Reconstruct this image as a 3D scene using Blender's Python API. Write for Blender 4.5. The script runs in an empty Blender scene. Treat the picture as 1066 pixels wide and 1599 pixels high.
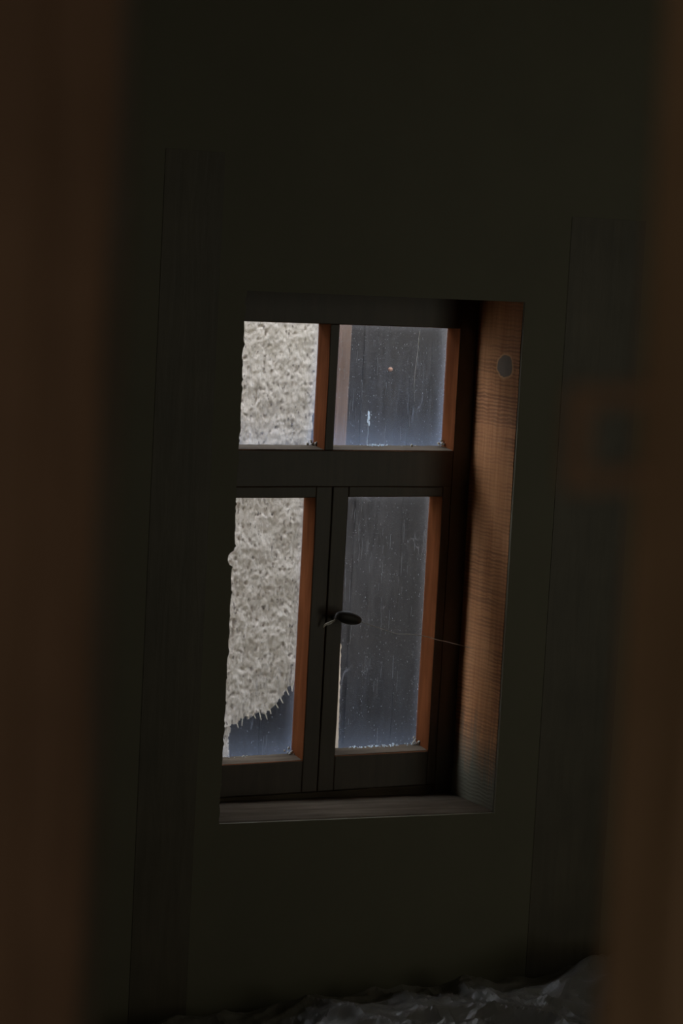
import bpy, bmesh, math, random
from mathutils import Vector, Matrix, noise
random.seed(7)
scene = bpy.context.scene

# ------------------------------------------------------------------ camera, light, exposure
TH, PI_, ROLL = math.radians(27.4), -math.radians(6.36), 0.052
fw = Vector((math.sin(TH)*math.cos(PI_), math.cos(TH)*math.cos(PI_), math.sin(PI_)))
r0 = Vector((math.cos(TH), -math.sin(TH), 0)); u0 = r0.cross(fw)
rr = r0*math.cos(ROLL) + u0*math.sin(ROLL); uu = -r0*math.sin(ROLL) + u0*math.cos(ROLL)
cam = bpy.data.cameras.new('camera'); camo = bpy.data.objects.new('camera', cam)
scene.collection.objects.link(camo)
cam.sensor_fit = 'VERTICAL'; cam.sensor_height = 36; cam.sensor_width = 24; cam.lens = 85
camo.matrix_world = Matrix(((rr.x, uu.x, -fw.x, -1.9334), (rr.y, uu.y, -fw.y, -3.6330),
                            (rr.z, uu.z, -fw.z, 1.58), (0, 0, 0, 1)))
cam.clip_start = 0.02
cam.dof.use_dof = True; cam.dof.focus_distance = 4.30; cam.dof.aperture_fstop = 5.0
scene.camera = camo

w = bpy.data.worlds.new('overcast_sky'); scene.world = w; w.use_nodes = True
nt = w.node_tree; bg = nt.nodes['Background']
tc = nt.nodes.new('ShaderNodeTexCoord'); sp = nt.nodes.new('ShaderNodeSeparateXYZ')
cr = nt.nodes.new('ShaderNodeValToRGB')
nt.links.new(tc.outputs['Generated'], sp.inputs[0]); nt.links.new(sp.outputs['Z'], cr.inputs[0])
cr.color_ramp.elements[0].color = (.80, .86, .95, 1); cr.color_ramp.elements[1].color = (.86, .92, 1.0, 1)
nt.links.new(cr.outputs[0], bg.inputs['Color']); bg.inputs['Strength'].default_value = 6.6

def area(name, loc, rot, sx, sy, power, col):
    l = bpy.data.lights.new(name, 'AREA'); l.shape = 'RECTANGLE'; l.size = sx; l.size_y = sy
    l.energy = power; l.color = col
    o = bpy.data.objects.new(name, l); o.location = loc; o.rotation_euler = rot
    scene.collection.objects.link(o); return o
# daylight of the entrance behind the camera, and an added fill lamp beside the door, no window there
area('entrance_daylight', (-2.4, -6.3, 1.5), (math.radians(90), 0, math.radians(-8)), 1.0, 1.7, 9.5, (1.0, .88, .74))
area('added_room_fill', (1.35, -2.56, 1.10), (math.radians(90), 0, math.radians(12)), 1.1, 1.8, 5.1, (1.0, .99, .80))

vs = scene.view_settings
scene.display_settings.display_device = 'sRGB'
vs.view_transform = 'Standard'; vs.look = 'None'; vs.exposure = 0.0; vs.gamma = 1.0
vs.use_curve_mapping = False

# ------------------------------------------------------------------ materials
class N:
    def __init__(s, name):
        s.m = bpy.data.materials.new(name); s.m.use_nodes = True
        s.t = s.m.node_tree; s.t.nodes.clear()
        s.out = s.n('ShaderNodeOutputMaterial')
    def n(s, typ, **k):
        o = s.t.nodes.new(typ)
        for a, v in k.items(): setattr(o, a, v)
        return o
    def l(s, a, b): s.t.links.new(a, b)
    def coord(s, scale, kind='Object'):
        t = s.n('ShaderNodeTexCoord'); m = s.n('ShaderNodeMapping')
        m.inputs['Scale'].default_value = scale; s.l(t.outputs[kind], m.inputs[0]); return m.outputs[0]
    def noise(s, vec, scale=5, detail=4, rough=.55, dist=0):
        o = s.n('ShaderNodeTexNoise'); s.l(vec, o.inputs['Vector'])
        o.inputs['Scale'].default_value = scale; o.inputs['Detail'].default_value = detail
        o.inputs['Roughness'].default_value = rough; o.inputs['Distortion'].default_value = dist
        return o.outputs['Fac']
    def ramp(s, fac, stops):
        o = s.n('ShaderNodeValToRGB'); s.l(fac, o.inputs[0]); e = o.color_ramp.elements
        while len(e) < len(stops): e.new(.5)
        for i, (p, c) in enumerate(stops):
            e[i].position = p; e[i].color = (c[0], c[1], c[2], 1) if hasattr(c, '__len__') else (c, c, c, 1)
        return o.outputs[0]
    def math(s, op, a, b=None, c=None, clamp=False):
        o = s.n('ShaderNodeMath', operation=op, use_clamp=clamp)
        for i, v in enumerate((a, b, c)):
            if v is None: continue
            if hasattr(v, 'links'): s.l(v, o.inputs[i])
            else: o.inputs[i].default_value = v
        return o.outputs[0]
    def mix(s, fac, a, b, mode='MIX'):
        o = s.n('ShaderNodeMix', data_type='RGBA', blend_type=mode)
        for v, k in ((fac, 0), (a, 6), (b, 7)):
            if hasattr(v, 'links'): s.l(v, o.inputs[k])
            elif hasattr(v, '__len__'): o.inputs[k].default_value = (*v, 1)
            else: o.inputs[k].default_value = v
        return o.outputs[2]
    def surf(s, col, rough=.8, bump=None, bs=.3, bd=.002, spec=.5, metal=0):
        b = s.n('ShaderNodeBsdfPrincipled')
        if hasattr(col, 'links'): s.l(col, b.inputs['Base Color'])
        else: b.inputs['Base Color'].default_value = (*col, 1)
        b.inputs['Roughness'].default_value = rough; b.inputs['Specular IOR Level'].default_value = spec
        b.inputs['Metallic'].default_value = metal
        if bump is not None:
            q = s.n('ShaderNodeBump'); q.inputs['Strength'].default_value = bs; q.inputs['Distance'].default_value = bd
            s.l(bump, q.inputs['Height']); s.l(q.outputs[0], b.inputs['Normal'])
        s.l(b.outputs[0], s.out.inputs[0]); return s.m

def wood(name, a, b, axis='Z', rough=.7, sc=1.0, bs=.35, spec=.4):
    k = N(name)
    g = {'X': (6, 60, 60), 'Y': (60, 6, 60), 'Z': (60, 60, 6)}[axis]
    v = k.coord([x*sc for x in g]); n1 = k.noise(v, 1, 5, .6, .6)
    n2 = k.noise(k.coord((4, 4, 4)), 1.5, 3)
    c = k.mix(k.ramp(n1, [(.3, 0), (.7, 1)]), a, b)
    c = k.mix(k.ramp(n2, [(.35, .45), (.75, 0)]), c, [x*.4 for x in a])
    return k.surf(c, rough, n1, bs, .0015, spec)

m_frameZ = wood('orange_brown_aged_wood', (.10, .031, .011), (.18, .060, .022), 'Z', .95, spec=.03)
m_frameX = wood('orange_brown_aged_wood_lengthwise', (.15, .05, .02), (.23, .085, .035), 'X', .95, spec=.03)
m_face = wood('painted_shade_room_face', (.085, .062, .045), (.12, .088, .062), 'Z', .45, bs=.1, spec=.5)  # darker copy of the frame wood, shade put into its colour
m_sill = wood('grey_weathered_sill_wood', (.08, .060, .042), (.17, .135, .10), 'X', .9, spec=.1)
m_dark = wood('dark_sooty_timber', (.13, .107, .073), (.175, .143, .10), 'Z', .5, spec=.5)
m_doorwood = wood('brown_aged_door_wood', (.46, .30, .17), (.70, .46, .28), 'Z', .7)
m_postwood = wood('dark_brown_post_wood', (.25, .15, .085), (.40, .24, .14), 'Z', .7)
m_plank = wood('weathered_grey_plank', (.026, .023, .023), (.058, .052, .052), 'Z', .8, .8)
m_postout = wood('pale_reddish_post_wood', (.22, .13, .095), (.36, .24, .19), 'Z', .8)

k = N('sooty_earth_wall'); n1 = k.noise(k.coord((3, 3, 3)), 2, 6)
m_wall = k.surf(k.mix(n1, (.15, .137, .090), (.205, .185, .122)), .6, n1, .12, .01)
k = N('rough_floor'); n1 = k.noise(k.coord((5, 5, 5)), 2, 5)
m_floor = k.surf(k.mix(n1, (.07, .055, .04), (.12, .10, .07)), .9, n1, .4, .01)
k = N('outdoor_ground'); n1 = k.noise(k.coord((5, 5, 5)), 2, 5)
m_ground = k.surf(k.mix(n1, (.045, .042, .030), (.09, .085, .06)), .95, n1, .5, .02)
m_iron = N('rusty_brown_iron'); n1 = m_iron.noise(m_iron.coord((80, 80, 80)), 1, 4)
m_iron = m_iron.surf(m_iron.mix(n1, (.24, .15, .09), (.40, .26, .16)), .75, n1, .3, .001)
k = N('orange_light_spot'); m_light_spot = k.surf((.50, .27, .19), .7)  # orange of a small light spot, put into the colour
k = N('dark_knob_wood'); m_knob = k.surf((.035, .026, .02), .55)
k = N('grey_twine'); m_twine = k.surf((.78, .72, .62), .9)
k = N('pale_web'); m_web = k.surf((.75, .72, .68), .8)
k = N('pale_straw'); m_straw = k.surf((.72, .64, .50), .8)
k = N('white_paint'); m_paint = k.surf((.80, .85, .90), .5)
def thin(name, col, f):
    k = N(name); d = k.n('ShaderNodeBsdfDiffuse'); t = k.n('ShaderNodeBsdfTranslucent'); m = k.n('ShaderNodeMixShader')
    d.inputs[0].default_value = (*col, 1); t.inputs[0].default_value = (*col, 1); m.inputs[0].default_value = f
    k.l(d.outputs[0], m.inputs[1]); k.l(t.outputs[0], m.inputs[2]); k.l(m.outputs[0], k.out.inputs[0]); return k.m
m_paint = thin('white_paint_film', (.80, .86, .92), .85)
m_speck = thin('pale_dust_speck', (.50, .51, .53), .55)
m_sliver = thin('pale_sliver_film', (.80, .72, .62), .9)
k = N('grey_putty'); n1 = k.noise(k.coord((150, 150, 150)), 1, 4)
m_putty = k.surf(k.mix(n1, (.30, .27, .22), (.60, .57, .50)), .85, n1, .5, .002)

# reveal board: horizontal saw marks across it, dark end-grain knot, grey-green grime low down
k = N('sawn_reveal_wood')
t = k.n('ShaderNodeTexCoord'); s_ = k.n('ShaderNodeSeparateXYZ'); k.l(t.outputs['Object'], s_.inputs[0])
grain = k.noise(k.coord((60, 60, 5)), 1.2, 5, .6, .5)
wv_ = k.n('ShaderNodeTexWave', wave_type='BANDS', bands_direction='Z'); k.l(k.coord((1, 1, 1)), wv_.inputs['Vector'])
wv_.inputs['Scale'].default_value = 47; wv_.inputs['Distortion'].default_value = 5.0; wv_.inputs['Detail'].default_value = 3; wv_.inputs['Detail Scale'].default_value = .6
sawv = k.math('ADD', k.math('MULTIPLY', wv_.outputs['Fac'], .20), k.math('MULTIPLY', k.noise(k.coord((9, 3, 120)), 1, 4, .6, .5), .80))
patch = k.ramp(k.noise(k.coord((3, 3, 3.2)), 1.3, 2), [(.42, 0), (.58, 1)])
saw = k.math('MULTIPLY', sawv, patch)
c = k.mix(k.ramp(grain, [(.3, 0), (.7, 1)]), (.47, .195, .075), (.66, .325, .15))
c = k.mix(k.math('MULTIPLY', k.ramp(sawv, [(.40, 1), (.56, 0)]), k.math('MULTIPLY', k.math('ADD', k.math('MULTIPLY', patch, .75), .25), .6)), c, (.16, .06, .03))
# knot centred at y=.044, z=1.376 (object coordinates)
dy = k.math('DIVIDE', k.math('SUBTRACT', s_.outputs['Y'], .047), .0285)
dz = k.math('DIVIDE', k.math('SUBTRACT', s_.outputs['Z'], 1.376), .0215)
wob = k.math('MULTIPLY', k.math('SUBTRACT', k.noise(k.coord((40, 40, 40)), 1, 2), .5), .5)
d = k.math('ADD', k.math('SQRT', k.math('ADD', k.math('MULTIPLY', dy, dy), k.math('MULTIPLY', dz, dz))), wob)
c = k.mix(k.ramp(k.math('MULTIPLY', d, .5), [(.40, 0), (.48, 1), (.56, .0)]), c, (.72, .40, .20))
kn = k.mix(k.noise(k.coord((70, 70, 30)), 1, 3), (.17, .135, .11), (.25, .20, .165))
c = k.mix(k.ramp(k.math('MULTIPLY', d, .5), [(.44, 1), (.475, 0)]), c, kn)
gz = k.math('ADD', s_.outputs['Z'], k.math('MULTIPLY', k.math('SUBTRACT', grain, .5), .22))
low = k.math('MULTIPLY', k.math('SUBTRACT', .735, gz), 9.0, clamp=True)
c = k.mix(low, c, (.20, .19, .14))
m_reveal = k.surf(c, .7, k.math('ADD', grain, k.math('MULTIPLY', saw, 2.0)), .5, .0015, .3)

# plaster on the outbuilding: lime-washed clay with fine vertical pits and straw
k = N('rough_lime_clay_plaster')
v = k.coord((1, 1, .42)); fine = k.noise(v, 330, 5, .65, .3); mid = k.noise(v, 120, 4, .6)
big = k.noise(k.coord((1, 1, 1)), 7, 4)
c = k.mix(k.ramp(big, [(.3, 0), (.7, 1)]), (.79, .71, .65), (.88, .81, .76))
c = k.mix(k.ramp(fine, [(.34, .7), (.45, 0)]), c, (.38, .32, .26))
pits = k.noise(k.coord((1, 1, .45)), 165, 2, .5)
c = k.mix(k.ramp(pits, [(.29, .9), (.36, 0)]), c, (.16, .12, .10))
c = k.mix(k.ramp(mid, [(.60, 0), (.72, .5)]), c, (.86, .84, .80))
m_plaster = k.surf(c, .95, k.math('ADD', k.math('MULTIPLY', fine, .5), mid), .8, .004, .1)

# dusty window glass
def glass(name, seed, base, zlo, zhi, x0, x1, low_extra):
    k = N(name)
    def co(sc):
        t = k.n('ShaderNodeTexCoord'); m = k.n('ShaderNodeMapping')
        m.inputs['Scale'].default_value = sc; m.inputs['Location'].default_value = (seed*3.1, 0, seed*1.7)
        k.l(t.outputs['Object'], m.inputs[0]); return m.outputs[0]
    def flat(sc):
        a = k.n('ShaderNodeSeparateXYZ'); b = k.n('ShaderNodeCombineXYZ'); k.l(co(sc), a.inputs[0])
        k.l(a.outputs['X'], b.inputs['X']); k.l(a.outputs['Z'], b.inputs['Y']); return b.outputs[0]
    t = k.n('ShaderNodeTexCoord'); s_ = k.n('ShaderNodeSeparateXYZ'); k.l(t.outputs['Object'], s_.inputs[0])
    streak = k.ramp(k.noise(co((170, 1, 14)), 1, 6, .7, .25), [(.35, .45), (.72, 1.7)])
    cloud = k.ramp(k.noise(co((9, 1, 7)), 1, 4), [(.3, .55), (.7, 1.35)])
    f = k.math('MULTIPLY', k.math('MULTIPLY', streak, cloud), base)
    vo = k.n('ShaderNodeTexVoronoi', voronoi_dimensions='2D'); k.l(flat((170, 1, 120)), vo.inputs['Vector'])
    hs = k.n('ShaderNodeSeparateColor'); k.l(vo.outputs['Color'], hs.inputs[0])
    spot = k.math('MULTIPLY', k.ramp(vo.outputs['Distance'], [(.10, 1), (.26, 0)]), k.ramp(hs.outputs[0], [(.80, 0), (.95, 1)]))
    f = k.math('ADD', f, k.math('MULTIPLY', spot, .40))
    vo2 = k.n('ShaderNodeTexVoronoi', voronoi_dimensions='2D'); k.l(flat((330, 1, 170)), vo2.inputs['Vector'])
    hs2 = k.n('ShaderNodeSeparateColor'); k.l(vo2.outputs['Color'], hs2.inputs[0])
    spot2 = k.math('MULTIPLY', k.ramp(vo2.outputs['Distance'], [(.15, 1), (.35, 0)]), k.ramp(hs2.outputs[0], [(.72, 0), (.9, 1)]))
    f = k.math('ADD', f, k.math('MULTIPLY', spot2, .16))
    # thin scratches
    wv = k.noise(co((14, 1, 2.4)), 1, 2, .5, 1.5)
    scr = k.math('SUBTRACT', 1, k.math('MULTIPLY', k.math('ABSOLUTE', k.math('SUBTRACT', wv, .52)), 330), clamp=True)
    f = k.math('ADD', f, k.math('MULTIPLY', k.math('MULTIPLY', scr, k.ramp(k.noise(co((9, 1, 9)), 1, 2), [(.50, 0), (.60, 1)])), .12))
    # grime gathered along the edges and the bottom
    eb = k.math('SUBTRACT', 1, k.math('DIVIDE', k.math('SUBTRACT', s_.outputs['Z'], zlo), .075), clamp=True)
    er = k.math('SUBTRACT', 1, k.math('DIVIDE', k.math('SUBTRACT', x1, s_.outputs['X']), .030), clamp=True)
    el = k.math('SUBTRACT', 1, k.math('DIVIDE', k.math('SUBTRACT', s_.outputs['X'], x0), .022), clamp=True)
    et = k.math('SUBTRACT', 1, k.math('DIVIDE', k.math('SUBTRACT', zhi, s_.outputs['Z']), .016), clamp=True)
    e = k.math('ADD', k.math('MULTIPLY', k.math('POWER', eb, 2), low_extra), k.math('MULTIPLY', k.math('POWER', er, 3), .16))
    e = k.math('ADD', e, k.math('MULTIPLY', k.math('POWER', el, 2), .07))
    e = k.math('ADD', e, k.math('MULTIPLY', k.math('POWER', et, 2), .07))
    f = k.math('ADD', f, e, clamp=True)
    eb2 = k.math('SUBTRACT', 1, k.math('DIVIDE', k.math('SUBTRACT', s_.outputs['Z'], zlo), .20), clamp=True)
    tr = k.n('ShaderNodeBsdfTransparent'); tl = k.n('ShaderNodeBsdfTranslucent'); df = k.n('ShaderNodeBsdfDiffuse')
    k.l(k.mix(k.math('MULTIPLY', eb2, 1.0), (.74, .72, .76), (.56, .70, 1.0)), tl.inputs[0]); df.inputs[0].default_value = (.5, .5, .5, 1)
    d = k.n('ShaderNodeMixShader'); d.inputs[0].default_value = .3; k.l(tl.outputs[0], d.inputs[1]); k.l(df.outputs[0], d.inputs[2])
    a = k.n('ShaderNodeMixShader'); k.l(f, a.inputs[0]); k.l(tr.outputs[0], a.inputs[1]); k.l(d.outputs[0], a.inputs[2])
    k.l(a.outputs[0], k.out.inputs[0]); return k.m

# crumpled plastic
k = N('crumpled_clear_plastic'); n1 = k.noise(k.coord((1, 1, 1)), 35, 4)
b = k.n('ShaderNodeBsdfPrincipled'); b.inputs['Base Color'].default_value = (.26, .24, .21, 1)
b.inputs['Roughness'].default_value = .33; b.inputs['Specular IOR Level'].default_value = .7
q = k.n('ShaderNodeBump'); q.inputs['Strength'].default_value = .5; q.inputs['Distance'].default_value = .004
k.l(n1, q.inputs['Height']); k.l(q.outputs[0], b.inputs['Normal'])
tr = k.n('ShaderNodeBsdfTransparent'); mx = k.n('ShaderNodeMixShader'); mx.inputs[0].default_value = .75
k.l(tr.outputs[0], mx.inputs[1]); k.l(b.outputs[0], mx.inputs[2]); k.l(mx.outputs[0], k.out.inputs[0]); m_plastic = k.m

# ------------------------------------------------------------------ helpers
def link(name, bm, mat, parent=None, smooth=False, bevel=0):
    bmesh.ops.recalc_face_normals(bm, faces=bm.faces)
    me = bpy.data.meshes.new(name); bm.to_mesh(me); bm.free()
    if smooth:
        for p in me.polygons: p.use_smooth = True
    me.materials.append(mat)
    o = bpy.data.objects.new(name, me); scene.collection.objects.link(o)
    if parent: o.parent = parent
    if bevel:
        md = o.modifiers.new('bevel', 'BEVEL'); md.width = bevel; md.segments = 2; md.limit_method = 'ANGLE'
    return o
def hexa(bm, c):
    """c: eight corners, bottom ring of four then top ring of four"""
    v = [bm.verts.new(p) for p in c]
    for f in ((0,1,2,3), (7,6,5,4), (0,4,5,1), (1,5,6,2), (2,6,7,3), (3,7,4,0)): bm.faces.new([v[i] for i in f])
def box(bm, x0, x1, y0, y1, z0, z1):
    hexa(bm, [(x0,y0,z0),(x1,y0,z0),(x1,y1,z0),(x0,y1,z0),(x0,y0,z1),(x1,y0,z1),(x1,y1,z1),(x0,y1,z1)])
def beam(x0, x1, y0, y1, z0, z1, axis, amp=.0012, step=.03, seed=0, taper=None):
    """a worn timber: box divided along its axis, each ring of corners shifted a little"""
    bm = bmesh.new(); L = {'X': (x0, x1), 'Y': (y0, y1), 'Z': (z0, z1)}[axis]
    n = max(2, int((L[1]-L[0])/step)); rings = []
    for i in range(n+1):
        t = L[0] + (L[1]-L[0])*i/n; r = []
        for a, b in ((0,0),(1,0),(1,1),(0,1)):
            p = noise.noise_vector(Vector((t*9+seed*7.3, a*3.1+seed, b*5.7)))*amp
            if axis == 'Z': co = (( x1 if a else x0)+p.x, (y1 if b else y0)+p.y, t)
            elif axis == 'X': co = (t, (y1 if a else y0)+p.y, (z1 if b else z0)+p.z)
            else: co = ((x1 if a else x0)+p.x, t, (z1 if b else z0)+p.z)
            r.append(bm.verts.new(co))
        rings.append(r)
    for i in range(n):
        for j in range(4): bm.faces.new((rings[i][j], rings[i][(j+1)%4], rings[i+1][(j+1)%4], rings[i+1][j]))
    bm.faces.new(rings[0]); bm.faces.new(rings[-1]); return bm
def tube(bm, pts, rad, seg=6):
    pts = [Vector(p) for p in pts]; rings = []
    for i, p in enumerate(pts):
        d = (pts[min(i+1, len(pts)-1)] - pts[max(i-1, 0)]).normalized()
        a = d.cross(Vector((0, 0, 1)) if abs(d.z) < .9 else Vector((1, 0, 0))).normalized(); b = d.cross(a)
        rd = rad[i] if hasattr(rad, '__len__') else rad
        rings.append([bm.verts.new(p + (a*math.cos(2*math.pi*j/seg) + b*math.sin(2*math.pi*j/seg))*rd) for j in range(seg)])
    for r, s in zip(rings, rings[1:]):
        for j in range(seg): bm.faces.new((r[j], r[(j+1)%seg], s[(j+1)%seg], s[j]))
    bm.faces.new(rings[0]); bm.faces.new(rings[-1])
def empty(name, loc=(0, 0, 0)):
    o = bpy.data.objects.new(name, None); o.empty_display_size = .1; o.location = loc
    scene.collection.objects.link(o); return o
def adopt(child, parent):
    child.parent = parent; child.matrix_parent_inverse = Matrix.Translation(-Vector(parent.location))
def tag(o, label=None, cat=None, group=None, kind=None):
    for a, v in (('label', label), ('category', cat), ('group', group), ('kind', kind)):
        if v: o[a] = v
    return o
def struct(name, bm, mat, label, cat, **k):
    return tag(link(name, bm, mat, **k), label, cat, None, 'structure')

# ------------------------------------------------------------------ room shell
# window wall: solid, with the opening for the window
bm = bmesh.new()
OX0, OX1, OZ0, OZ1 = -.275, .309, .560, 1.515
box(bm, -3.1, OX0, 0, .26, 0, 2.3); box(bm, OX1, 2.2, 0, .26, 0, 2.3)
box(bm, OX0, OX1, 0, .26, 0, OZ0); box(bm, OX0, OX1, 0, .26, OZ1, 2.3)
# skim coat that laps over the edges of the reveal boards
SX0, SX1 = -.262, .2862
hexa(bm, [(-3.0,-.006,0),(SX0,-.006,0),(SX0,0,0),(-3.0,0,0),(-3.0,-.006,2.3),(SX0,-.006,2.3),(SX0,0,2.3),(-3.0,0,2.3)])
hexa(bm, [(SX1,-.006,0),(2.1,-.006,0),(2.1,0,0),(SX1,0,0),(SX1,-.006,2.3),(2.1,-.006,2.3),(2.1,0,2.3),(SX1,0,2.3)])
hexa(bm, [(SX0,-.006,0),(SX1,-.006,0),(SX1,0,0),(SX0,0,0),(SX0,-.006,.5955),(SX1,-.006,.5805),(SX1,0,.5805),(SX0,0,.5955)])
box(bm, SX0, SX1, -.006, 0, 1.4925, 2.3)
struct('wall_far', bm, m_wall, 'dark sooty earth wall that holds the small four-pane window', 'wall')
bm = bmesh.new(); box(bm, -3.1, -3.0, -6.6, 0, 0, 2.3)
struct('wall_left', bm, m_wall, 'dark earth side wall on the left of the room', 'wall')
bm = bmesh.new(); box(bm, 2.1, 2.2, -6.6, 0, 0, 2.3)
struct('wall_right', bm, m_wall, 'dark earth side wall on the right of the room', 'wall')
bm = bmesh.new(); box(bm, -3.1, 2.2, -6.7, -6.6, 0, 2.3)
struct('wall_back', bm, m_wall, 'dark earth wall behind the doorway passage', 'wall')
bm = bmesh.new(); box(bm, -3.1, 2.2, -6.7, .26, -.1, 0)
struct('floor', bm, m_floor, 'dark rough earth floor of the room', 'floor')
bm = bmesh.new(); box(bm, -3.1, 2.2, -6.7, .26, 2.3, 2.4)
struct('ceiling', bm, m_dark, 'dark ceiling above the room', 'ceiling')
bm = bmesh.new()
box(bm, -3.0, -1.69, -2.70, -2.62, 0, 2.3); box(bm, -.66, 2.1, -2.70, -2.62, 0, 2.3); box(bm, -1.70, -.66, -2.70, -2.62, 2.05, 2.3)
struct('wall_front', bm, m_dark, 'dark boarded partition wall with the doorway', 'wall')
# exterior ground
bm = bmesh.new(); box(bm, -80, 80, .26, 80, -.12, -.01)
struct('ground', bm, m_ground, 'bare earth strip between the room and the plastered outbuilding', 'ground')

# faint boards on the window wall, either side of the window
tag(link('trim_1', beam(-.405, -.300, -.0068, -.006, .0, 1.715, 'Z', .0, .08, 3), m_dark), 'dark upright board on the wall left of the window', 'board', None, 'structure')
tag(link('trim_2', beam(.372, .528, -.0068, -.006, .0, 1.645, 'Z', .0, .08, 5), m_dark), 'dark upright board on the wall right of the window', 'board', None, 'structure')

# ------------------------------------------------------------------ window
win = tag(empty('window_1', (0, .17, .57)), 'small four-pane wooden window with two upper lights and two casements', 'window', None, 'structure')
def part(name, bm, mat, parent=win, **k):
    o = link(name, bm, mat, **k); adopt_to(o, parent)
    if mat in (m_frameZ, m_frameX):          # shade painted in: darker copy of the wood on faces towards the room
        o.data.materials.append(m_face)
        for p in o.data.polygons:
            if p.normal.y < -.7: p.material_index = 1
    return o
def adopt_to(o, parent):
    o.parent = parent
    loc = Vector((0, 0, 0)); q = parent
    while q: loc += Vector(q.location); q = q.parent
    o.matrix_parent_inverse = Matrix.Translation(-loc)
FY, GY, BY = .150, .195, .1995      # room face, glass, outer face
# reveal boards (right one is the big lit board)
part('reveal_board', beam(.2855, .3085, 0, FY, .572, 1.510, 'Z', .0010, .03, 1), m_reveal)
# left board with a crumbling edge
bm = bmesh.new(); zs = [.572 + i*(1.510-.572)/240 for i in range(241)]
fr, bk = [], []
for z in zs:
    e = noise.noise(Vector((z*60, 1.3, 0)))*.0022 + noise.noise(Vector((z*17, 4.3, 0)))*.0028
    e += max(0, noise.noise(Vector((z*140, 7.7, 0)))-.2)*.006
    x = -.2515 + (z-1.0)*.004 + e
    if abs(z-1.047) < .0125: x -= math.sqrt(max(0, .0125**2-(z-1.047)**2))*.62
    fr.append([bm.verts.new((-.274, -.004, z)), bm.verts.new((x, -.004, z)), bm.verts.new((x-.001, FY, z)), bm.verts.new((-.274, FY, z))])
for a, b in zip(fr, fr[1:]):
    for j in range(4): bm.faces.new((a[j], a[(j+1)%4], b[(j+1)%4], b[j]))
bm.faces.new(fr[0]); bm.faces.new(fr[-1])
o = part('reveal_board', bm, m_wall); o['label'] = 'crumbling dark reveal board'
# little bark ring hanging at the notch
bm = bmesh.new()
tube(bm, [(-.2575 + .0055*math.cos(a), .004, 1.047+.012*math.sin(a)) for a in [math.pi*(.42+1.16*i/14) for i in range(15)]], .0007)
part('bark_flake', bm, m_straw)
part('head_board', beam(-.2745, .3085, 0, FY, 1.492, 1.512, 'X', .001, .04, 8), m_frameX)
bm = bmesh.new()
n = 24; R = []
for i in range(n+1):
    t = i/n; x = -.2745 + t*(.3085+.2745); zt = .5975 - .0155*t + noise.noise(Vector((x*20, 0, 3)))*.0014
    R.append([bm.verts.new(p) for p in ((x, 0.0, zt-.022), (x, 0.0, zt-.0015), (x, .004, zt), (x, FY, zt-.001), (x, FY, zt-.022))])
for a, b in zip(R, R[1:]):
    for j in range(5): bm.faces.new((a[j], a[(j+1)%5], b[(j+1)%5], b[j]))
bm.faces.new(R[0]); bm.faces.new(R[-1])
part('sill_board', bm, m_sill)

# fixed frame members
fm = bmesh.new()
def memb(name, x0, x1, z0, z1, axis, seed, mat, y0=FY, y1=BY, parent=win, amp=.0007):
    return part(name, beam(x0, x1, y0, y1, z0, z1, axis, amp, .03, seed), mat, parent, bevel=.0015)
memb('frame_stile', -.2745, -.215, .572, 1.512, 'Z', 11, m_frameZ)
memb('frame_stile', .2490, .3085, .572, 1.512, 'Z', 12, m_frameZ)
memb('frame_head', -.215, .249, 1.4365, 1.512, 'X', 13, m_frameX)
memb('transom', -.215, .249, 1.150, 1.2145, 'X', 14, m_frameX)
memb('mullion', -.0125, .0052, 1.2145, 1.4365, 'Z', 15, m_frameZ)
memb('frame_sill', -.215, .249, .560, .5995, 'X', 16, m_sill)
# sloping dirty ledges at the foot of the upper lights
def ledge(name, x0, x1, z, parent, zg, mat=m_sill, seed=0):
    bm = bmesh.new(); n = 30; R = []
    for i in range(n+1):
        x = x0+(x1-x0)*i/n; e = noise.noise(Vector((x*90+seed, seed, 0)))*.0012
        R.append([bm.verts.new(p) for p in ((x, FY+.002, z-.001), (x, FY+.002, z+.0012), (x, GY-.004, zg+e), (x, GY-.004, z-.001))])
    for a, b in zip(R, R[1:]):
        for j in range(4): bm.faces.new((a[j], a[(j+1)%4], b[(j+1)%4], b[j]))
    bm.faces.new(R[0]); bm.faces.new(R[-1])
    return part(name, bm, mat, parent)
ledge('putty_ledge', -.214, -.0128, 1.2145, win, 1.2200, m_sill, 1)
ledge('putty_ledge', .0055, .2488, 1.2145, win, 1.2205, m_sill, 2)
def pane(x0, x1, z0, z1, mat, parent):
    bm = bmesh.new(); box(bm, x0, x1, GY, GY+.003, z0, z1)
    return part('glass_pane', bm, mat, parent)
# crumbs of old putty in pane corners
def crumbs(cx, cz, n, sx, sz, parent, seed, mat=m_putty):
    random.seed(seed); bm = bmesh.new()
    for i in range(n):
        r = random.uniform(.0008, .0026)*(.55 if mat is m_paint else 1)
        p = Vector((cx+random.gauss(0, sx), GY-.003-random.random()*.012, cz+abs(random.gauss(0, sz))))
        M = Matrix.Translation(p) @ Matrix.Diagonal((r*random.uniform(.7, 1.5), r, r*random.uniform(.6, 1.6), 1))
        bmesh.ops.create_icosphere(bm, subdivisions=2, radius=1, matrix=M)
    for v in bm.verts: v.co += noise.noise_vector(v.co*400)*.0006
    o = part('putty_crumbs', bm, mat, parent, smooth=True); o['kind'] = 'stuff'; return o

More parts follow.
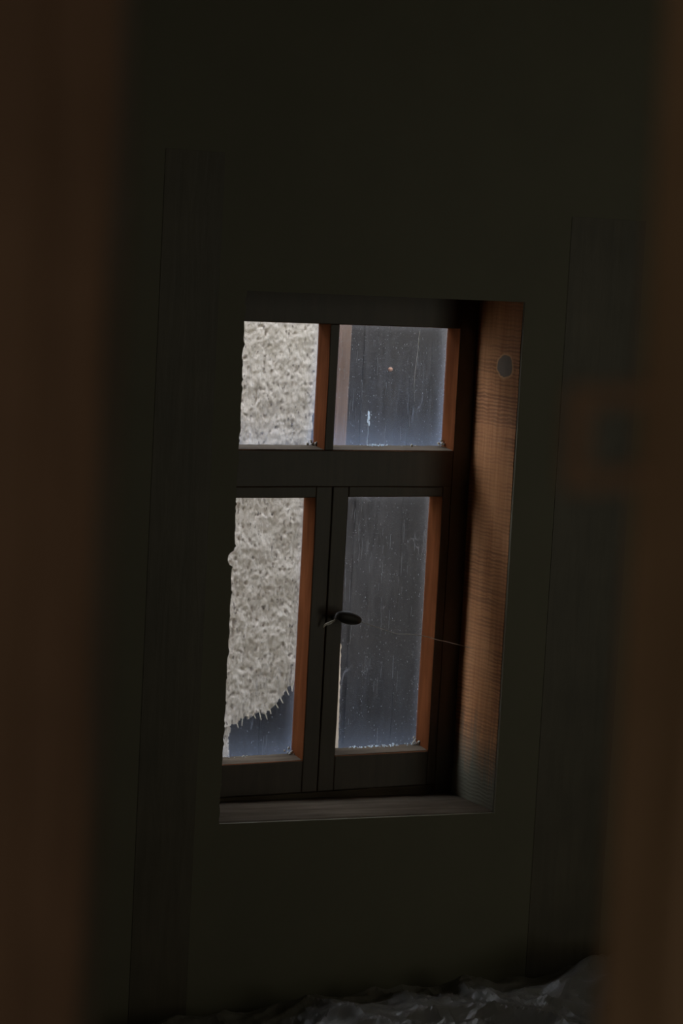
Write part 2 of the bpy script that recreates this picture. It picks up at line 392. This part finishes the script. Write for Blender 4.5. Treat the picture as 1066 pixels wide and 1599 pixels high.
g_ul = glass('dusty_glass_upper_left', 1, .014, 1.2195, 1.436, -.215, -.0125, .05)
g_ur = glass('dusty_glass_upper_right', 2, .021, 1.2195, 1.436, .0052, .249, .09)
g_ll = glass('dusty_glass_lower_left', 3, .016, .660, 1.13, -.205, -.0215, .10)
g_lr = glass('dusty_glass_lower_right', 4, .022, .662, 1.13, .0425, .2350, .10)
pane(-.217, -.0105, 1.2125, 1.4385, g_ul, win)
pane(.0035, .2505, 1.2125, 1.4385, g_ur, win)
crumbs(-.019, 1.2205, 9, .005, .005, win, 3)
crumbs(.243, 1.2205, 9, .004, .006, win, 4)
crumbs(.18, 1.2195, 4, .008, .001, win, 5)
crumbs(.112, 1.2205, 40, .012, .001, win, 15, m_paint)

# white paint drip on the upper right pane
bm = bmesh.new()
for x, z, rx, rz in ((.0955,1.2765,.0022,.0055),(.0960,1.2695,.0026,.0050),(.0945,1.2640,.0016,.0045),(.0975,1.2595,.0014,.0050),(.0945,1.2800,.0010,.0020),(.1005,1.2750,.0008,.0010),(.0900,1.2740,.0008,.0008),(.0958,1.2460,.0005,.0150),(.0952,1.2290,.0005,.0100)):
    bmesh.ops.create_icosphere(bm, subdivisions=2, radius=1, matrix=Matrix.Translation((x, GY, z)) @ Matrix.Diagonal((rx, .0006, rz, 1)))
for v in bm.verts: v.co += noise.noise_vector(v.co*600)*.0005
part('paint_drip', bm, m_paint, smooth=True)
# a hair-thin white scratch-like drip high on the same pane
bm = bmesh.new()
tube(bm, [(.1905, GY-.0002, 1.428), (.1897, GY-.0002, 1.410), (.1892, GY-.0002, 1.392), (.1868, GY-.0002, 1.370), (.1858, GY-.0002, 1.352), (.1850, GY-.0002, 1.330), (.1880, GY-.0002, 1.300)],
     [.0005, .0007, .0006, .0004, .0004, .0003, .0002])
part('paint_streak', bm, m_web)

# dried specks and run marks on the glass
def specks(x0, x1, z0, z1, n, parent, seed, rmax=.00095):
    random.seed(seed); bm = bmesh.new()
    for i in range(n):
        x = random.uniform(x0, x1); z = random.uniform(z0, z1)
        if noise.noise(Vector((x*22+seed, z*9, 1))) < -.12 and random.random() < .8: continue
        r_ = .00022 + (rmax-.00022)*random.random()**3; st = random.choice((1, 1, 1.6, 2.8, 4.5))
        if st > 2: r_ *= .6
        M = Matrix.Translation((x, GY-.0001, z)) @ Matrix.Rotation(random.uniform(-.15, .15), 4, 'Y') @ Matrix.Diagonal((r_, .0002, r_*st, 1))
        bmesh.ops.create_icosphere(bm, subdivisions=1, radius=1, matrix=M)
    for i in range(max(1, n//28)):       # long thin runs
        x = random.uniform(x0, x1); z = random.uniform(z0+.03, z1); L = random.uniform(.012, .045)
        tube(bm, [(x+noise.noise(Vector((x*50, (z-L*q)*60, 0)))*.0012, GY-.0001, z-L*q) for q in (0, .25, .5, .75, 1)], [.0001, .00026, .0002, .00024, .0001], 4)
    o = part('dust_specks', bm, m_speck, parent); o['kind'] = 'stuff'
specks(.010, .247, 1.222, 1.434, 700, win, 51)
specks(-.18, -.014, 1.222, 1.434, 60, win, 52)

# casements
def casement(x0, x1, ox0, ox1, oz0, oz1, seed, gm):
    c = empty('casement', (x0, FY, .5985)); c.parent = win; c.location = Vector((x0, FY, .5985)) - Vector(win.location)
    def mb(name, a, b, z0, z1, ax, sd, mat):
        return part(name, beam(a, b, FY-.001, BY, z0, z1, ax, .0008, .03, sd), mat, c, bevel=.0018)
    mb('stile', x0, ox0, .600, 1.1505, 'Z', seed, m_frameZ)
    mb('stile', ox1, x1, .600, 1.1505, 'Z', seed+1, m_frameZ)
    mb('rail', ox0, ox1, oz1, 1.1505, 'X', seed+2, m_frameX)
    mb('rail', ox0, ox1, .600, oz0, 'X', seed+3, m_frameX)
    ledge('putty_ledge', ox0+.0005, ox1-.0005, oz0-.0005, c, oz0+.0045, m_sill, seed)
    pane(ox0-.002, ox1+.002, oz0-.002, oz1+.002, gm, c)
    return c
cl = casement(-.2145, .0068, -.205, -.0245, .6585, 1.1305, 31, g_ll)
cr_ = casement(.0078, .2485, .0395, .2310, .6635, 1.1320, 41, g_lr)
specks(.042, .229, .668, 1.128, 1300, cr_, 53)
specks(-.18, -.026, .664, .740, 70, cl, 54)
# pale strip added low on the right casement's pane, standing for plaster seen beyond
bm = bmesh.new(); n = 60; R = []
for i in range(n+1):
    z = .664 + i*(.860-.664)/n; wdt = .0290 - .005*i/n + noise.noise(Vector((z*120, 2, 2)))*.0018
    R.append([bm.verts.new(p) for p in ((.0395, GY-.003, z), (.0395+wdt, GY-.0015, z), (.0395+wdt, GY, z), (.0395, GY, z))])
for a, b in zip(R, R[1:]):
    for j in range(4): bm.faces.new((a[j], a[(j+1)%4], b[(j+1)%4], b[j]))
bm.faces.new(R[0]); bm.faces.new(R[-1])
part('pale_strip', bm, m_sliver, cr_)
crumbs(.223, .667, 14, .005, .006, cr_, 6)
crumbs(.150, .6680, 80, .030, .0011, cr_, 16, m_paint)
crumbs(-.030, .662, 10, .005, .004, cl, 7)
crumbs(-.130, .6615, 6, .018, .001, cl, 8)

# turn button (oval knob on a spindle) on the meeting stiles
tb = empty('turn_knob', (0, 0, 0)); tb.parent = win; tb.location = Vector((.022, FY, .917)) - Vector(win.location)
bm = bmesh.new(); M = Matrix.Translation((.0345, .115, .9205)) @ Matrix.Rotation(math.radians(13), 4, 'Y') @ Matrix.Diagonal((.0270, .0090, .0118, 1))
bmesh.ops.create_uvsphere(bm, u_segments=32, v_segments=20, radius=1, matrix=M)
part('knob', bm, m_knob, tb, smooth=True)
bm = bmesh.new(); tube(bm, [(.022, .150, .916), (.018, .135, .9185), (.0150, .118, .9215)], [.0045, .0042, .0040], 12)
part('spindle', bm, m_knob, tb, smooth=True)
bm = bmesh.new()
tube(bm, [(.018, .130, .917), (.012, .128, .9135), (.006, .131, .9105), (.001, .137, .9060), (-.002, .140, .9005)], [.0016, .0020, .0015, .0019, .0011], 7)
tube(bm, [(.019, .130, .9205), (.013, .127, .9155), (.007, .1295, .9085), (.003, .134, .9050)], [.0010, .0013, .0012, .0007], 6)
for v in bm.verts: v.co += noise.noise_vector(v.co*500)*.0005
tw = part('frayed_twine', bm, m_twine, tb); tw['label'] = 'pale frayed twine'

# cobweb strand, and an added pale line painting the light leak under the casement
bm = bmesh.new()
P = [Vector(p) for p in ((.0570,.113,.9133),(.0919,.110,.9023),(.1315,.110,.8908),(.1600,.1105,.8880),(.1843,.110,.8847),(.2382,.108,.8714),(.2857,.100,.8600))]
Q = []
for a, b in zip(P, P[1:]):
    for i in range(6): Q.append(a.lerp(b, i/6) + noise.noise_vector(a.lerp(b, i/6)*40)*.0010)
tube(bm, Q+[P[-1]], .0006, 5)
tag(link('cobweb_strand', bm, m_web), 'thin pale cobweb thread stretched from the oval window knob to the orange reveal board', 'cobweb')
bm = bmesh.new()
tube(bm, [(.193, .146, .5822), (.215, .1465, .5820), (.235, .147, .5812), (.248, .1465, .5806)], .0011)
tube(bm, [(.153, .146, .5832), (.168, .1463, .5828)], .0008)
tag(link('light_leak_line', bm, m_straw), 'broken thin pale line on the window sill, painted daylight leak below the right casement', 'straw')

# ------------------------------------------------------------------ outside: plastered outbuilding
ob = tag(empty('outbuilding_wall', (.2, .75, 0)), 'outbuilding wall outside the window, pale crumbling plaster beside dark weathered planks', 'wall')
def outline_ok(x, z):
    e = noise.noise(Vector((x*55, z*55, 9)))*.006 + noise.noise(Vector((x*160, z*160, 3)))*.004
    edge = .2480 + noise.noise(Vector((z*14, 0, 5)))*.006
    if 1.15 < z < 1.26: edge -= .014*math.sin((z-1.15)/.11*math.pi)
    if x + e > edge: return False
    # torn lower right corner
    pts = [(.088, .40), (.097, .540), (.093, .585), (.094, .607), (.108, .616), (.1219, .622), (.1429, .630), (.1646, .627), (.1851, .646), (.1989, .658), (.2191, .684), (.2296, .705), (.262, .740)]
    if z < pts[-1][1]:
        if z < .607: return x + e*.7 < (.092 + .008*math.sin(z*30))
        for (xa, za), (xb, zb) in zip(pts[3:], pts[4:]):
            if xa <= x <= xb: return z + e > za + (zb-za)*(x-xa)/(xb-xa)
        return x < .1
    return True
bm = bmesh.new(); ST = .0022
X0, X1, Z0, Z1 = -.10, .262, .46, 1.50
nx, nz = int((X1-X0)/ST), int((Z1-Z0)/ST)
grid = {}
def pv(i, j):
    if (i, j) not in grid:
        x, z = X0+i*ST, Z0+j*ST
        h = noise.fractal(Vector((x*28, z*16, 1)), .9, 2.1, 4)*.0035 + noise.noise(Vector((x*190, z*95, 6)))*.0016
        h -= max(0, noise.noise(Vector((x*150, z*80, 20)))-.38)*.014
        grid[(i, j)] = bm.verts.new((x, .700-h, z))
    return grid[(i, j)]
for i in range(nx):
    for j in range(nz):
        if outline_ok(X0+(i+.5)*ST, Z0+(j+.5)*ST): bm.faces.new((pv(i, j), pv(i+1, j), pv(i+1, j+1), pv(i, j+1)))
for f in bm.faces: f.normal_update()
me = bpy.data.meshes.new('plaster_coat'); bm.to_mesh(me); bm.free(); me.materials.append(m_plaster)
for p in me.polygons: p.use_smooth = True
pc = bpy.data.objects.new('plaster_coat', me); scene.collection.objects.link(pc)
md = pc.modifiers.new('thickness', 'SOLIDIFY'); md.thickness = .020; md.offset = -1
adopt_to(pc, ob); pc['label'] = 'pale rough plaster with a torn lower corner'
# coarser plaster around it, beyond what the window shows
bm = bmesh.new()
box(bm, -.70, X0+.001, .703, .725, 0, 1.78); box(bm, X0+.001, .245, .703, .725, Z1-.001, 1.78); box(bm, X0+.001, .085, .703, .725, 0, Z0+.001)
pp = part('plaster_coat', bm, m_plaster, ob)
# straws sticking from the torn edge
random.seed(12)
edge_pts = [(.100,.612),(.113,.618),(.125,.624),(.137,.627),(.150,.629),(.163,.628),(.173,.634),(.186,.645),(.197,.654),(.210,.670),(.219,.681),(.224,.692)]
for i, (x, z) in enumerate(edge_pts):
    L = random.uniform(.006, .018); dx = random.uniform(-.35, .45)
    bm = bmesh.new(); tube(bm, [(x-dx*.004, .705, z+.010), (x, .700, z), (x+dx*L, .694, z-L)], [.0008, .0008, .0005], 5)
    part('straw', bm, m_straw, ob)
# dark vertical planks behind
xp = .08
random.seed(4)
for i, wd in enumerate((.085, .10, .095, .11, .09, .12, .10, .11, .12)):
    part('plank', beam(xp, xp+wd-.0004, .728+random.uniform(0, .004), .75, 0, 1.78, 'Z', .001, .1, 60+i), m_plank, ob)
    xp += wd
part('corner_post', beam(.2880, .3125, .694, .728, 0, 1.78, 'Z', .0012, .05, 80), m_postout, ob, bevel=.003)
part('edge_batten', beam(.2550, .2865, .712, .728, 0, 1.78, 'Z', .0012, .05, 81), m_plank, ob, bevel=.003)
bm = bmesh.new()
bmesh.ops.create_uvsphere(bm, u_segments=16, v_segments=10, radius=1, matrix=Matrix.Translation((.4215, .726, 1.3265)) @ Matrix.Diagonal((.0050, .004, .0045, 1)))
part('light_spot', bm, m_light_spot, ob, smooth=True)  # small orange dome added to stand for a dim spot of light

# ------------------------------------------------------------------ doorway in front of the camera
dr = tag(empty('door_1', (-.70, -2.66, 0)), 'brown plank door standing ajar, cut off by the right edge of the photo', 'door', None, 'structure')
# leaf runs from free edge (-1.468,-2.955) to its hinges at (-.70,-2.66)
ax = Vector((.768, .295, 0)).normalized(); nrm = Vector((ax.y, -ax.x, 0))
def leafbox(bm, s0, s1, t0, t1, z0, z1, amp=.0, seed=0):
    o = Vector((-1.468, -2.955, 0)) + ax*.045; n = max(1, int((z1-z0)/.06)); R = []
    for i in range(n+1):
        z = z0+(z1-z0)*i/n; r = []
        for s, t in ((s0, t0), (s1, t0), (s1, t1), (s0, t1)):
            p = noise.noise_vector(Vector((z*6+seed, s*9, t*30)))*amp
            q = o + ax*(s+p.x) + nrm*(t+p.y); r.append(bm.verts.new((q.x, q.y, z)))
        R.append(r)
    for a, b in zip(R, R[1:]):
        for j in range(4): bm.faces.new((a[j], a[(j+1)%4], b[(j+1)%4], b[j]))
    bm.faces.new(R[0]); bm.faces.new(R[-1])
s = 0
for i, wd in enumerate((.13, .15, .14, .15, .14, .112)):
    bm = bmesh.new(); leafbox(bm, s, s+wd-.003, -.036, 0, .02, 2.03, .0022, i*5)
    part('door_board', bm, m_doorwood, dr, bevel=.003); s += wd
for z in (.35, 1.75):
    bm = bmesh.new(); leafbox(bm, .03, .80, 0, .022, z, z+.11, .001, z)
    part('door_batten', bm, m_doorwood, dr, bevel=.003)
# square staple of the latch on the free edge
bm = bmesh.new(); o_ = Vector((-1.468, -2.955, 0))
def lp(s, z, t=-.012): q = o_ + ax*s + nrm*t; return (q.x, q.y, z)
zc = 1.5165; ho, hi = .0188, .0108
def bar(s0, s1, z0, z1):
    c = []
    for z in (z0, z1):
        for s, t in ((s0, -.033), (s1, -.033), (s1, -.026), (s0, -.026)): c.append(lp(s, z, t))
    hexa(bm, c)
bar(-.003, .0065, zc-ho, zc+ho); bar(.0065, .050, zc+hi, zc+ho); bar(.0065, .050, zc-ho, zc-hi)
la = part('latch_staple', bm, m_iron, dr, bevel=.0022); la['label'] = 'square brown latch staple'

dp = tag(empty('trim_3', (-1.60, -2.62, 0)), 'brown rough door post at the left edge of the photo', 'door post', None, 'structure')
part('post', beam(-1.646, -1.5475, -2.665, -2.585, 0, 2.05, 'Z', .0035, .06, 91), m_postwood, dp, bevel=.004)
part('bark_edge', beam(-1.5480, -1.5280, -2.640, -2.600, 0, 2.05, 'Z', .0025, .05, 92), m_dark, dp, bevel=.004)
part('post_board', beam(-1.766, -1.596, -2.715, -2.668, 0, 2.05, 'Z', .003, .06, 94), m_postwood, dp, bevel=.004)

# ------------------------------------------------------------------ bench with plastic sheeting under the window
be = tag(empty('low_bench', (.2, -.30, 0)), 'low dark wooden bench under the window, covered by plastic sheeting', 'bench')
part('bench_top', beam(-.75, 1.15, -.52, -.06, .235, .270, 'X', .002, .08, 101), m_dark, be, bevel=.003)
for x in (-.68, 1.02):
    for y in (-.49, -.15):
        bm = bmesh.new(); box(bm, x, x+.06, y, y+.06, 0, .236); part('leg', bm, m_dark, be, bevel=.003)
# crumpled sheet: ridged heightfield
bm = bmesh.new(); nx, ny = 260, 80; G = []
def ridge(p, f): return 1-abs(noise.noise(p*f))*2
for j in range(ny+1):
    row = []
    for i in range(nx+1):
        x = -.60 + 1.60*i/nx; y = -.515 + .44*j/ny
        p = Vector((x, y*1.3, .3)); p += noise.noise_vector(p*3)*.12
        v1 = noise.voronoi(Vector((x*9, y*13, 2))+noise.noise_vector(p*9)*.5)[0]; v2 = noise.voronoi(Vector((x*30, y*38, 5)))[0]
        h = .004 + .022*v1[0] + .008*v2[0] + .020*max(0, ridge(p, 5)) + .012*max(0, ridge(p+Vector((3, 1, 0)), 11)) + .002*ridge(p+Vector((1, 7, 0)), 22)
        lump = math.exp(-((x-.43)/.09)**2-((y+.17)/.10)**2)*.035 + math.exp(-((x-.12)/.22)**2-((y+.15)/.12)**2)*.004
        lump += math.exp(-((x-.60)/.08)**2-((y+.14)/.10)**2)*.045
        fall = 0
        left = -.020*min(1, max(0, (-.05-x)/.3))
        row.append(bm.verts.new((x, y, .272 + max(.003, h + lump + left - .012) + fall + (0 if y > -.5 else 0))))
    G.append(row)
for a, b in zip(G, G[1:]):
    for i in range(nx): bm.faces.new((a[i], a[i+1], b[i+1], b[i]))
ps = link('plastic_sheet', bm, m_plastic)
ps.modifiers.new('thickness', 'SOLIDIFY').thickness = .0008
tag(ps, 'crumpled greyish clear plastic sheet lying along the low bench under the window', 'plastic sheet')
